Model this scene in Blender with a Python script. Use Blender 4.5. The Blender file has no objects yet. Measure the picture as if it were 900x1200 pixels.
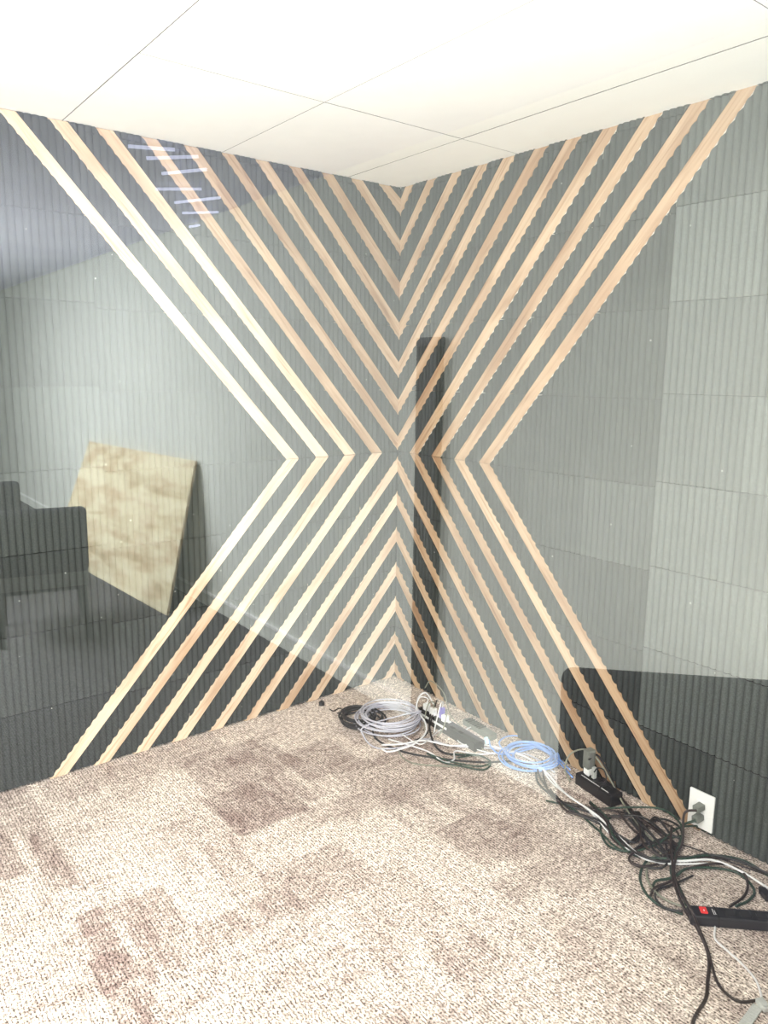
import bpy, bmesh, math, random
from mathutils import Vector, Matrix, noise
random.seed(7)
C = bpy.context.scene.collection
IN = 0.0254
H = 2.438            # ceiling height
MID = 47.0           # height of the meeting line of the strips, inches
PX = 2.60            # x of the glass pane between the two rooms
WY = -0.25           # side wall of the viewer's room

# ------------------------------------------------------------------ camera
CAM = Vector((2.95709, -2.38420, 1.58025)); YAW = 2.48008823; PIT = -0.18104332; ROL = 0.01010939; F = 891.09
fw = Vector((math.cos(PIT)*math.cos(YAW), math.cos(PIT)*math.sin(YAW), math.sin(PIT)))
rt0 = Vector((math.sin(YAW), -math.cos(YAW), 0)); up0 = rt0.cross(fw)
rt = math.cos(ROL)*rt0 + math.sin(ROL)*up0; up = -math.sin(ROL)*rt0 + math.cos(ROL)*up0
cd = bpy.data.cameras.new('camera'); cam = bpy.data.objects.new('camera', cd); C.objects.link(cam)
m = Matrix.Identity(4)
for i in range(3):
    m[i][0] = rt[i]; m[i][1] = up[i]; m[i][2] = -fw[i]; m[i][3] = CAM[i]
cam.matrix_world = m
cd.sensor_fit = 'VERTICAL'; cd.sensor_height = 24; cd.lens = 24*F/1200; cd.clip_start = 0.01
bpy.context.scene.camera = cam

def fl(px, py, z=0.0):
    """world point at height z that was measured at (px, py) in the survey photo"""
    d = fw + rt*((px-450)/F) - up*((py-600)/F)
    t = (z-CAM.z)/d.z
    return CAM + d*t

# ------------------------------------------------------------------ materials
def new_mat(name):
    m = bpy.data.materials.new(name); m.use_nodes = True
    nt = m.node_tree; b = nt.nodes['Principled BSDF']
    return m, nt, b
def link(nt, a, b): nt.links.new(a, b)
def N(nt, t, **kw):
    n = nt.nodes.new(t)
    for k, v in kw.items(): setattr(n, k, v)
    return n
def ramp(nt, stops):
    r = N(nt, 'ShaderNodeValToRGB'); e = r.color_ramp.elements
    e[0].position = stops[0][0]; e[0].color = (*stops[0][1], 1)
    e[1].position = stops[-1][0]; e[1].color = (*stops[-1][1], 1)
    for p, c in stops[1:-1]:
        x = e.new(p); x.color = (*c, 1)
    return r
def simple(name, col, rough=0.5, metal=0.0, var=0.06, scale=30, emit=None, es=0, spec=0.5):
    m, nt, b = new_mat(name)
    tc = N(nt, 'ShaderNodeTexCoord'); no = N(nt, 'ShaderNodeTexNoise'); no.inputs['Scale'].default_value = scale
    link(nt, tc.outputs['Object'], no.inputs['Vector'])
    r = ramp(nt, [(0.3, tuple(max(0, c*(1-var)) for c in col)), (0.7, tuple(min(1, c*(1+var)) for c in col))])
    link(nt, no.outputs['Fac'], r.inputs['Fac']); link(nt, r.outputs['Color'], b.inputs['Base Color'])
    b.inputs['Roughness'].default_value = rough; b.inputs['Metallic'].default_value = metal
    b.inputs['Specular IOR Level'].default_value = spec
    if emit:
        b.inputs['Emission Color'].default_value = (*emit, 1); b.inputs['Emission Strength'].default_value = es
    return m

def foam_material():
    m, nt, b = new_mat('charcoal_foam')
    at = N(nt, 'ShaderNodeAttribute'); at.attribute_name = 'tone'
    tc = N(nt, 'ShaderNodeTexCoord'); no = N(nt, 'ShaderNodeTexNoise'); no.inputs['Scale'].default_value = 260; no.inputs['Detail'].default_value = 4
    link(nt, tc.outputs['Object'], no.inputs['Vector'])
    r = ramp(nt, [(0.3, (0.8, 0.8, 0.8)), (0.7, (1.25, 1.25, 1.25))])
    link(nt, no.outputs['Fac'], r.inputs['Fac'])
    mx = N(nt, 'ShaderNodeMix', data_type='RGBA', blend_type='MULTIPLY'); mx.inputs['Factor'].default_value = 1
    link(nt, at.outputs['Color'], mx.inputs['A']); link(nt, r.outputs['Color'], mx.inputs['B'])
    # pale dust specks
    vo = N(nt, 'ShaderNodeTexVoronoi'); vo.inputs['Scale'].default_value = 11
    link(nt, tc.outputs['Object'], vo.inputs['Vector'])
    lt = N(nt, 'ShaderNodeMath', operation='LESS_THAN'); lt.inputs[1].default_value = 0.035
    link(nt, vo.outputs['Distance'], lt.inputs[0])
    m2 = N(nt, 'ShaderNodeMix', data_type='RGBA'); m2.inputs['B'].default_value = (0.35, 0.35, 0.33, 1)
    ml = N(nt, 'ShaderNodeMath', operation='MULTIPLY'); ml.inputs[1].default_value = 0.6
    link(nt, lt.outputs[0], ml.inputs[0]); link(nt, ml.outputs[0], m2.inputs['Factor'])
    link(nt, mx.outputs['Result'], m2.inputs['A'])
    link(nt, m2.outputs['Result'], b.inputs['Base Color'])
    b.inputs['Roughness'].default_value = 0.95; b.inputs['Specular IOR Level'].default_value = 0.15
    bp = N(nt, 'ShaderNodeBump'); bp.inputs['Strength'].default_value = 0.3; bp.inputs['Distance'].default_value = 0.001
    link(nt, no.outputs['Fac'], bp.inputs['Height']); link(nt, bp.outputs[0], b.inputs['Normal'])
    return m

def wood_material(name, light, mid, dark, sx=7, sy=60):
    m, nt, b = new_mat(name)
    uv = N(nt, 'ShaderNodeUVMap'); uv.uv_map = 'UVMap'
    oi = N(nt, 'ShaderNodeObjectInfo')
    ad = N(nt, 'ShaderNodeVectorMath', operation='ADD'); link(nt, uv.outputs[0], ad.inputs[0])
    sc = N(nt, 'ShaderNodeMath', operation='MULTIPLY'); sc.inputs[1].default_value = 37.0
    link(nt, oi.outputs['Random'], sc.inputs[0]); link(nt, sc.outputs[0], ad.inputs[1])
    mp = N(nt, 'ShaderNodeMapping'); mp.inputs['Scale'].default_value = (sx*0.5, sy, 1)
    link(nt, ad.outputs[0], mp.inputs['Vector'])
    n1 = N(nt, 'ShaderNodeTexNoise'); n1.inputs['Scale'].default_value = 1.0; n1.inputs['Detail'].default_value = 6; n1.inputs['Distortion'].default_value = 1.2
    link(nt, mp.outputs[0], n1.inputs['Vector'])
    r = ramp(nt, [(0.28, dark), (0.45, mid), (0.7, light)])
    link(nt, n1.outputs['Fac'], r.inputs['Fac'])
    # broad patches
    mp2 = N(nt, 'ShaderNodeMapping'); mp2.inputs['Scale'].default_value = (2.6, 9, 1); link(nt, ad.outputs[0], mp2.inputs['Vector'])
    n2 = N(nt, 'ShaderNodeTexNoise'); n2.inputs['Scale'].default_value = 1.0; n2.inputs['Detail'].default_value = 3
    link(nt, mp2.outputs[0], n2.inputs['Vector'])
    r2 = ramp(nt, [(0.33, (0.66, 0.55, 0.47)), (0.55, (1, 1, 1))]); link(nt, n2.outputs['Fac'], r2.inputs['Fac'])
    mx = N(nt, 'ShaderNodeMix', data_type='RGBA', blend_type='MULTIPLY'); mx.inputs['Factor'].default_value = 0.8
    link(nt, r.outputs['Color'], mx.inputs['A']); link(nt, r2.outputs['Color'], mx.inputs['B'])
    # each board its own shade
    r3 = ramp(nt, [(0.0, (0.80, 0.72, 0.64)), (0.5, (1.0, 0.97, 0.93)), (1.0, (1.06, 1.05, 1.03))]); link(nt, oi.outputs['Random'], r3.inputs['Fac'])
    m3 = N(nt, 'ShaderNodeMix', data_type='RGBA', blend_type='MULTIPLY'); m3.inputs['Factor'].default_value = 0.8
    link(nt, mx.outputs['Result'], m3.inputs['A']); link(nt, r3.outputs['Color'], m3.inputs['B'])
    link(nt, m3.outputs['Result'], b.inputs['Base Color'])
    b.inputs['Roughness'].default_value = 0.7; b.inputs['Specular IOR Level'].default_value = 0.25
    bp = N(nt, 'ShaderNodeBump'); bp.inputs['Strength'].default_value = 0.15; bp.inputs['Distance'].default_value = 0.001
    link(nt, n1.outputs['Fac'], bp.inputs['Height']); link(nt, bp.outputs[0], b.inputs['Normal'])
    return m

def carpet_material(name, attr=True, gain=1.0):
    m, nt, b = new_mat(name)
    tc = N(nt, 'ShaderNodeTexCoord')
    n1 = N(nt, 'ShaderNodeTexNoise'); n1.inputs['Scale'].default_value = 1.0; n1.inputs['Detail'].default_value = 2.5
    mp = N(nt, 'ShaderNodeMapping'); mp.inputs['Scale'].default_value = (140, 230, 150)
    link(nt, tc.outputs['Object'], mp.inputs['Vector']); link(nt, mp.outputs[0], n1.inputs['Vector'])
    # tufted rows
    wv = N(nt, 'ShaderNodeTexWave'); wv.bands_direction = 'Y'; wv.inputs['Scale'].default_value = 30; wv.inputs['Distortion'].default_value = 5; wv.inputs['Detail'].default_value = 2; wv.inputs['Detail Scale'].default_value = 6
    link(nt, tc.outputs['Object'], wv.inputs['Vector'])
    su = N(nt, 'ShaderNodeMath', operation='MULTIPLY_ADD'); su.inputs[1].default_value = 0.16
    link(nt, wv.outputs['Fac'], su.inputs[0]); link(nt, n1.outputs['Fac'], su.inputs[2])
    r = ramp(nt, [(0.43, (0.16, 0.13, 0.12)), (0.54, (0.85, 0.84, 0.83)), (0.70, (1.45, 1.45, 1.45))])
    link(nt, su.outputs[0], r.inputs['Fac'])
    mx = N(nt, 'ShaderNodeMix', data_type='RGBA', blend_type='MULTIPLY'); mx.inputs['Factor'].default_value = 1
    if attr:
        at = N(nt, 'ShaderNodeAttribute'); at.attribute_name = 'tone'; link(nt, at.outputs['Color'], mx.inputs['A'])
    else: mx.inputs['A'].default_value = (0.10*gain, 0.10*gain, 0.105*gain, 1)
    link(nt, r.outputs['Color'], mx.inputs['B'])
    n2 = N(nt, 'ShaderNodeTexNoise'); n2.inputs['Scale'].default_value = 62; n2.inputs['Detail'].default_value = 3; link(nt, tc.outputs['Object'], n2.inputs['Vector'])
    r2 = ramp(nt, [(0.38, (0.66, 0.63, 0.62)), (0.62, (1.2, 1.2, 1.19))]); link(nt, n2.outputs['Fac'], r2.inputs['Fac'])
    my = N(nt, 'ShaderNodeMix', data_type='RGBA', blend_type='MULTIPLY'); my.inputs['Factor'].default_value = 1
    link(nt, mx.outputs['Result'], my.inputs['A']); link(nt, r2.outputs['Color'], my.inputs['B']); link(nt, my.outputs['Result'], b.inputs['Base Color'])
    b.inputs['Roughness'].default_value = 1.0; b.inputs['Specular IOR Level'].default_value = 0.05
    bp = N(nt, 'ShaderNodeBump'); bp.inputs['Strength'].default_value = 0.8; bp.inputs['Distance'].default_value = 0.004
    link(nt, su.outputs[0], bp.inputs['Height']); link(nt, bp.outputs[0], b.inputs['Normal'])
    return m

def glass_material():
    m = bpy.data.materials.new('window_glass'); m.use_nodes = True; nt = m.node_tree; nt.nodes.clear()
    out = N(nt, 'ShaderNodeOutputMaterial'); mix = N(nt, 'ShaderNodeMixShader')
    tr = N(nt, 'ShaderNodeBsdfTransparent'); tr.inputs[0].default_value = (0.97, 0.985, 0.975, 1)
    gl = N(nt, 'ShaderNodeBsdfGlossy'); gl.inputs['Roughness'].default_value = 0.0; gl.inputs['Color'].default_value = (1, 1, 1, 1)
    fr = N(nt, 'ShaderNodeFresnel'); fr.inputs['IOR'].default_value = 1.52
    mu = N(nt, 'ShaderNodeMath', operation='MULTIPLY_ADD'); mu.inputs[1].default_value = 1.05; mu.inputs[2].default_value = 0.088; mu.use_clamp = True
    link(nt, fr.outputs[0], mu.inputs[0]); link(nt, mu.outputs[0], mix.inputs[0])
    link(nt, tr.outputs[0], mix.inputs[1]); link(nt, gl.outputs[0], mix.inputs[2]); link(nt, mix.outputs[0], out.inputs[0])
    return m

M = dict(
    foam=foam_material(),
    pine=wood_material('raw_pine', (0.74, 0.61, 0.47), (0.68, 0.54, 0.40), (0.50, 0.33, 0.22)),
    tan=wood_material('tan_pine', (0.53, 0.395, 0.275), (0.45, 0.32, 0.21), (0.29, 0.17, 0.095)),  # darker copy of the pine, weaker light on these boards put into colour
    edge=simple('pale_cut_edge', (0.90, 0.84, 0.75), 0.7, var=0.06, scale=50),  # board sides coloured paler, as if the edge caught the light
    ply=wood_material('plywood', (0.86, 0.80, 0.58), (0.76, 0.69, 0.47), (0.55, 0.47, 0.28), 3.0, 6),
    plyedge=simple('plywood_edge', (0.50, 0.38, 0.22), 0.8, var=0.2, scale=80),
    carpet=carpet_material('loop_carpet'),
    hallcarpet=carpet_material('dark_carpet', False, 1.0),
    ceil=simple('ceiling_board', (0.93, 0.94, 0.91), 0.9, var=0.01, scale=12),
    seam=simple('ceiling_seam', (0.10, 0.10, 0.09), 0.9),
    wall=simple('painted_wall', (0.645, 0.665, 0.61), 0.85, var=0.02, scale=3),
    hallceil=simple('hall_ceiling_paint', (0.82, 0.83, 0.97), 0.9, var=0.05, scale=2),
    trimw=simple('white_trim', (0.88, 0.88, 0.86), 0.5, var=0.01),
    backing=simple('black_backing', (0.012, 0.012, 0.012), 0.95),
    glass=glass_material(),
    black=simple('black_plastic', (0.012, 0.012, 0.014), 0.32, var=0.1),
    blackrub=simple('black_rubber', (0.018, 0.017, 0.018), 0.5, var=0.15),
    brownrub=simple('dark_brown_rubber', (0.03, 0.02, 0.018), 0.5, var=0.15),
    greencord=simple('dark_green_cord', (0.02, 0.045, 0.03), 0.5, var=0.5, scale=140),
    whitecord=simple('white_cord', (0.72, 0.71, 0.72), 0.4, var=0.03),
    greycord=simple('lilac_grey_cord', (0.50, 0.49, 0.56), 0.4, var=0.06),
    greylight=simple('light_grey_plastic', (0.45, 0.46, 0.44), 0.5, var=0.04),
    tancord=simple('grey_tan_cord', (0.22, 0.22, 0.17), 0.5, var=0.1),
    bluecord=simple('blue_cord', (0.22, 0.36, 0.72), 0.4, var=0.08),
    white=simple('white_plastic', (0.85, 0.85, 0.84), 0.35, var=0.01),
    purple=simple('violet_plastic', (0.30, 0.27, 0.68), 0.4, var=0.02),
    paleblue=simple('pale_blue_plastic', (0.45, 0.68, 0.78), 0.4, var=0.02),
    plugg=simple('grey_plug', (0.17, 0.18, 0.16), 0.45, var=0.1),
    steel=simple('steel_bracket', (0.3, 0.31, 0.3), 0.4, 0.6),
    red=simple('red_switch', (0.62, 0.03, 0.03), 0.3, emit=(0.9, 0.06, 0.04), es=0.25),
    slot=simple('dark_slot', (0.01, 0.01, 0.01), 0.8),
    chairf=simple('dark_chair_fabric', (0.012, 0.012, 0.02), 0.9, var=0.15, scale=60),
    chairs=simple('grey_chair_fabric', (0.13, 0.13, 0.13), 0.9, var=0.15, scale=60),
    chairm=simple('dark_chair_metal', (0.010, 0.010, 0.013), 0.5),
    post=simple('matte_black_post', (0.008, 0.008, 0.012), 0.6),
    postcap=simple('grey_post_cap', (0.08, 0.08, 0.09), 0.6),
    louver=simple('blue_white_louver', (0.7, 0.72, 0.9), 0.6, emit=(0.75, 0.78, 1.0), es=3.2),  # emission imitates bright streaks of reflection
    lamp=simple('lit_diffuser', (0.9, 0.9, 0.9), 0.6, emit=(1.0, 0.99, 0.96), es=6),
)

# ------------------------------------------------------------------ builders
def mesh_obj(name, bm, mats, parent=None, smooth=False, kind=None):
    me = bpy.data.meshes.new(name)
    bm.normal_update(); bm.to_mesh(me); bm.free()
    for x in (mats if isinstance(mats, (list, tuple)) else [mats]): me.materials.append(x)
    if smooth:
        for p in me.polygons: p.use_smooth = True
    o = bpy.data.objects.new(name, me); C.objects.link(o)
    if parent: o.parent = parent
    if kind: o['kind'] = kind
    return o
def tag(o, label, cat, group=None):
    o['label'] = label; o['category'] = cat
    if group: o['group'] = group
    return o
def empty(name, loc, label, cat, group=None, rot=None):
    o = bpy.data.objects.new(name, None); C.objects.link(o); o.location = loc; o.empty_display_size = 0.05
    if rot is not None: o.rotation_euler = rot
    return tag(o, label, cat, group)
def box(bm, x0, x1, y0, y1, z0, z1, bev=0.0, mat=0, M4=None):
    vs = [bm.verts.new((x, y, z)) for z in (z0, z1) for (x, y) in ((x0, y0), (x1, y0), (x1, y1), (x0, y1))]
    fs = [bm.faces.new([vs[i] for i in q]) for q in ((3, 2, 1, 0), (4, 5, 6, 7), (0, 1, 5, 4), (1, 2, 6, 5), (2, 3, 7, 6), (3, 0, 4, 7))]
    for f in fs: f.material_index = mat
    if bev > 0:
        es = list({e for f in fs for e in f.edges})
        r = bmesh.ops.bevel(bm, geom=es, offset=bev, segments=3, profile=0.5, affect='EDGES')
        vs = list({v for f in r['faces'] for v in f.verts} | {v for v in vs if v.is_valid})
        for f in r['faces']: f.material_index = mat
    if M4 is not None:
        allv = set(vs)
        bmesh.ops.transform(bm, matrix=M4, verts=list(allv))
    return vs
def catmull(pts, sub=8, closed=False):
    out = []; n = len(pts)
    rng = range(n if closed else n-1)
    for i in rng:
        p0 = pts[(i-1) % n] if (closed or i > 0) else pts[0]*2-pts[1]
        p1 = pts[i]; p2 = pts[(i+1) % n]
        p3 = pts[(i+2) % n] if (closed or i+2 < n) else pts[-1]*2-pts[-2]
        for k in range(sub):
            t = k/sub; t2 = t*t; t3 = t2*t
            out.append(0.5*((2*p1)+(-p0+p2)*t+(2*p0-5*p1+4*p2-p3)*t2+(-p0+3*p1-3*p2+p3)*t3))
    if not closed: out.append(pts[-1].copy())
    return out
def tube(bm, pts, r, seg=8, caps=True):
    nrm = None; rings = []
    for i, p in enumerate(pts):
        d = (pts[min(i+1, len(pts)-1)]-pts[max(i-1, 0)])
        if d.length < 1e-9: d = Vector((1, 0, 0))
        d.normalize()
        if nrm is None: nrm = d.orthogonal().normalized()
        nrm = (nrm-d*nrm.dot(d)); nrm = nrm.normalized() if nrm.length > 1e-6 else d.orthogonal().normalized()
        b = d.cross(nrm)
        rings.append([bm.verts.new(p+(nrm*math.cos(a)+b*math.sin(a))*r) for a in [2*math.pi*k/seg for k in range(seg)]])
    for a, b in zip(rings, rings[1:]):
        for k in range(seg): bm.faces.new((a[k], a[(k+1) % seg], b[(k+1) % seg], b[k]))
    if caps:
        bm.faces.new(rings[0][::-1]); bm.faces.new(rings[-1])
def frame_at(p, xdir, zdir=Vector((0, 0, 1))):
    x = xdir.normalized(); y = zdir.cross(x).normalized(); z = x.cross(y)
    mt = Matrix.Identity(4)
    for i in range(3): mt[i][0] = x[i]; mt[i][1] = y[i]; mt[i][2] = z[i]; mt[i][3] = p[i]
    return mt

# ------------------------------------------------------------------ strip layout, inches (inner edge, outer edge)
UP_C = [(2.6, 5.2), (8.8, 11.5), (15.2, 17.7), (21.7, 24.0), (27.9, 30.3), (34.1, 36.3), (40.3, 42.6), (46.6, 49.0), (53.1, 55.7), (59.4, 62.0), (66.0, 68.4)]
UP_CR = [(1.3, 3.9), (7.5, 10.0), (13.9, 16.5), (20.2, 22.8), (25.8, 28.6), (32.3, 35.1), (38.4, 41.2), (44.9, 47.6), (51.5, 54.2), (58.0, 60.8), (64.1, 66.7)]
UP_Z = [(94.0, 91.0), (86.6, 83.9), (79.0, 75.8), (71.6, 68.5), (64.2, 61.3), (57.0, 54.2), (49.9, 47.3)]
UP_M = [(3.9, 6.4), (10.2, 12.7), (16.3, 19.0), (22.7, 25.3)]
LO_F = [(0.0, 3.2), (6.6, 9.0), (13.0, 15.6), (19.0, 21.4), (25.5, 27.9), (32.3, 34.7), (39.0, 41.6), (45.8, 48.4), (52.4, 54.9), (58.9, 61.3), (65.4, 67.9)]
LO_Z = [(1.2, 3.7), (7.4, 9.9), (14.3, 17.4), (21.8, 24.6), (28.9, 31.8), (36.4, 39.1), (43.1, 46.0)]
CEIL = H/IN
def bands(side, half):
    """list of (top z function, bottom z function) for the 11 strips of one wall half, ordered from its far horizontal edge to the middle"""
    out = []
    for k in range(11):
        if half == 'upper':
            ci, co = (UP_C if side == 'left' else UP_CR)[k]
            if k < 7: a = ((0, UP_Z[k][0]), (ci, CEIL)); b = ((0, UP_Z[k][1]), (co, CEIL))
            else: a = ((UP_M[k-7][0], MID), (ci, CEIL)); b = ((UP_M[k-7][1], MID), (co, CEIL))
            lo, hi = MID, CEIL
        else:
            fi, fo = LO_F[k]
            if k < 7:
                a = ((0, LO_Z[k][1]), (fo, 0)); b = ((0, LO_Z[k][0]), (fi, 0)) if fi > 0 else ((0, LO_Z[k][0]), (1.1, 0))
            else: a = ((UP_M[k-7][1], MID), (fo, 0)); b = ((UP_M[k-7][0], MID), (fi, 0))
            lo, hi = 0, MID
        def fn(seg, lo=lo, hi=hi):
            (s0, z0), (s1, z1) = seg
            return lambda s: min(hi, max(lo, z0+(z1-z0)*(s-s0)/(s1-s0)))
        if half == 'upper': out.append((fn(a), fn(b), a, b))
        else: out.append((fn(a), fn(b), a, b))
    return out
def W(side, s, z, d):
    """wall coordinates (inches along wall from the corner, inches up, inches out of the wall) to world"""
    return Vector((d*IN, -s*IN, z*IN)) if side == 'left' else Vector((s*IN, -d*IN, z*IN))

def foam_wall(side, smax):
    rnd = random.Random(11 if side == 'left' else 5)
    vs = []; fs = []; tones = []
    def quad(a, b, c, d, col):
        i = len(vs); vs.extend((a, b, c, d)); fs.append((i, i+1, i+2, i+3)); tones.extend([col]*4)
    ub = bands(side, 'upper'); lb = bands(side, 'lower')
    off = 9.0                                   # tile columns end at 9 + 12k inches
    SEG = 8
    ncol = int(smax*SEG)
    tile = {}
    def tinfo(c, r):
        if (c, r) not in tile:
            t = rnd.uniform(0.85, 1.18); dz = rnd.uniform(-0.05, 0.05)
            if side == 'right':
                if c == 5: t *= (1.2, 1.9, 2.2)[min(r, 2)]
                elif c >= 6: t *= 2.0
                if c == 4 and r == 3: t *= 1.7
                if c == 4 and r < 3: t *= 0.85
            tile[(c, r)] = (t, dz, rnd.uniform(-0.25, 0.25), rnd.uniform(-0.15, 0.15))
        return tile[(c, r)]
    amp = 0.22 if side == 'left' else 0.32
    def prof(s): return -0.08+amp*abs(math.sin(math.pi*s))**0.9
    jit = {}
    for ci in range(ncol):
        s0, s1 = ci/SEG, (ci+1)/SEG
        col = int((s0-off)//12)+1
        e0 = 0.03 if abs(((s0-off) % 12)) < 1e-6 else 0
        bnds = []
        for f_hi, f_lo, *_ in ub: bnds.append((f_hi, f_lo))
        for f_hi, f_lo, *_ in reversed(lb): bnds.append((f_hi, f_lo))
        ztop0 = ztop1 = CEIL
        gaps = []
        for f_hi, f_lo in bnds:
            gaps.append((ztop0, ztop1, f_hi(s0), f_hi(s1))); ztop0, ztop1 = f_lo(s0), f_lo(s1)
        gaps.append((ztop0, ztop1, 0, 0))
        for gi, (t0, t1, b0, b1) in enumerate(gaps):
            t0 = max(t0, b0); t1 = max(t1, b1)
            if t0-b0 < 0.02 and t1-b1 < 0.02: continue
            for r in range(0, 9):
                tn, dz, zo, _ = tinfo(col, r)
                r0 = 12*r-1.0+tinfo(col, 0)[3]*0+(0.8 if col >= 5 else 0); r1 = r0+12
                jk = (ci//3, r)
                if jk not in jit: jit[jk] = rnd.uniform(0, 0.06)
                r0 = max(r0, 0.35)
                r0 += 0.02+jit[jk]; r1 -= 0.03
                if r1 <= r0: continue
                A0 = min(t0, r1); B0 = max(b0, r0); A1 = min(t1, r1); B1 = max(b1, r0)
                if A0 <= B0 and A1 <= B1: continue
                if A0 < B0: A0 = B0 = r0 if t0 < r0 else (r1 if b0 > r1 else (A0+B0)/2)
                if A1 < B1: A1 = B1 = r0 if t1 < r0 else (r1 if b1 > r1 else (A1+B1)/2)
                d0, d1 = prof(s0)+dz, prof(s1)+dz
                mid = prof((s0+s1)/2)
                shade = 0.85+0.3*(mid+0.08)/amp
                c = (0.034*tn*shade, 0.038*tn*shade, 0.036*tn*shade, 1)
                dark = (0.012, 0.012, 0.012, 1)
                sa = s0+e0
                P = lambda s, z, d: W(side, s, z, d)
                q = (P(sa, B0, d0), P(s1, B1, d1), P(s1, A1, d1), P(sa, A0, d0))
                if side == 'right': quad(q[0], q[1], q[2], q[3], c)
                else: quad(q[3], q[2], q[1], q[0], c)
                # cut faces above and below
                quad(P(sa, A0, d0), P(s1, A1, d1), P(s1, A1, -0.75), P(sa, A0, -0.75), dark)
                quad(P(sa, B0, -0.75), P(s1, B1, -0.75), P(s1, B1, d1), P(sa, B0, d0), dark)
    me = bpy.data.meshes.new('wall_'+side)
    # backing sheet and structural slab in the same wall object
    def slab(d0, d1, mi):
        i = len(vs)
        for z in (0, CEIL):
            for s in (-5.0, smax):
                for d in (d0, d1):
                    vs.append(W(side, s, z, d))
        # order: z,s,d
        idx = lambda zz, ss, dd: i+zz*4+ss*2+dd
        for q in ((idx(0, 0, 0), idx(0, 1, 0), idx(1, 1, 0), idx(1, 0, 0)), (idx(0, 0, 1), idx(0, 1, 1), idx(1, 1, 1), idx(1, 0, 1)),
                  (idx(0, 0, 0), idx(0, 0, 1), idx(1, 0, 1), idx(1, 0, 0)), (idx(0, 1, 0), idx(0, 1, 1), idx(1, 1, 1), idx(1, 1, 0)),
                  (idx(1, 0, 0), idx(1, 1, 0), idx(1, 1, 1), idx(1, 0, 1)), (idx(0, 0, 0), idx(0, 1, 0), idx(0, 1, 1), idx(0, 0, 1))):
            fs.append(q); slabfaces.append(len(fs)-1); tones.extend([(0.01, 0.01, 0.01, 1)]*4)
    slabfaces = []
    slab(-5.0, -0.76, 1)
    me.from_pydata([tuple(v) for v in vs], [], fs)
    me.materials.append(M['foam']); me.materials.append(M['backing'])
    ca = me.color_attributes.new('tone', 'FLOAT_COLOR', 'CORNER')
    flat = [x for c in tones for x in c]
    ca.data.foreach_set('color', flat)
    for k in slabfaces: me.polygons[k].material_index = 1
    o = bpy.data.objects.new('wall_'+side, me); C.objects.link(o); o['kind'] = 'structure'
    return o
foam_wall('left', 128); foam_wall('right', 102)

# ------------------------------------------------------------------ wooden strips
ORD = ['first', 'second', 'third', 'fourth', 'fifth', 'sixth', 'seventh']
def strip(side, half, k):
    fa, fb, a, b = bands(side, half)[k]
    poly = [a[0], a[1], b[1], b[0]]
    if half == 'lower' and k == 0: poly = [(0, LO_Z[0][1]), (LO_F[0][1], 0), (1.1, 0), (0, LO_Z[0][0])]
    tz = 0.05
    poly = [(s, min(max(z, 0.12), CEIL-0.08)) for s, z in poly]
    if k >= 7:                      # small gap where the upper and lower boards meet
        e = 0.05 if half == 'upper' else -0.05
        poly = [(s, z+e) if abs(z-MID) < 0.01 else (s, z) for s, z in poly]
    bm = bmesh.new(); uvl = bm.loops.layers.uv.new('UVMap')
    org = Vector(poly[0]); dr = (Vector(poly[1])-Vector(poly[0])).normalized(); pr = Vector((-dr.y, dr.x))
    def uv(s, z, d): v = Vector((s, z))-org; return (v.dot(dr)*IN, (v.dot(pr)+d)*IN)
    front, back = (0.17 if side == 'right' and half == 'upper' and k in (7, 8, 10) else 0.05), -0.74  # some boards raised so the painted bright edge shows
    vf = [bm.verts.new(W(side, s, z, front)) for s, z in poly]; vb = [bm.verts.new(W(side, s, z, back)) for s, z in poly]
    faces = [(vf, [(s, z, 0) for s, z in poly]), (vb[::-1], [(s, z, back) for s, z in poly[::-1]])]
    n = 4
    for i in range(n):
        j = (i+1) % n
        faces.append(([vf[j], vf[i], vb[i], vb[j]], [(*poly[j], 0), (*poly[i], 0), (*poly[i], back), (*poly[j], back)]))
    for vv, cc in faces:
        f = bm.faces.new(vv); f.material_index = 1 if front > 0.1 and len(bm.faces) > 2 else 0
        for lp, c in zip(f.loops, cc): lp[uvl].uv = uv(*c)
    bmesh.ops.recalc_face_normals(bm, faces=bm.faces[:])
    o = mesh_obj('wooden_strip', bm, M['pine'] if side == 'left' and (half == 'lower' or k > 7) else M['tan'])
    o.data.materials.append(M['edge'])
    if half == 'upper':
        if k < 7: lab = f'raw pine strip on {side} wall, upper half, {ORD[k]} V down from the ceiling'
        else: lab = f'raw pine strip on {side} wall, upper half, ending mid-wall, {ORD[k-7]} out from corner'
    else:
        if k < 7: lab = f'raw pine strip on {side} wall, lower half, {ORD[k]} peak up from the carpet'
        else: lab = f'raw pine strip on {side} wall, lower half, starting mid-wall, {ORD[k-7]} out from corner'
    tag(o, lab, 'wood strip', f'diagonal pine strips on the {side} wall, {half} half')
for side in ('left', 'right'):
    for half in ('upper', 'lower'):
        for k in range(11): strip(side, half, k)

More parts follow.
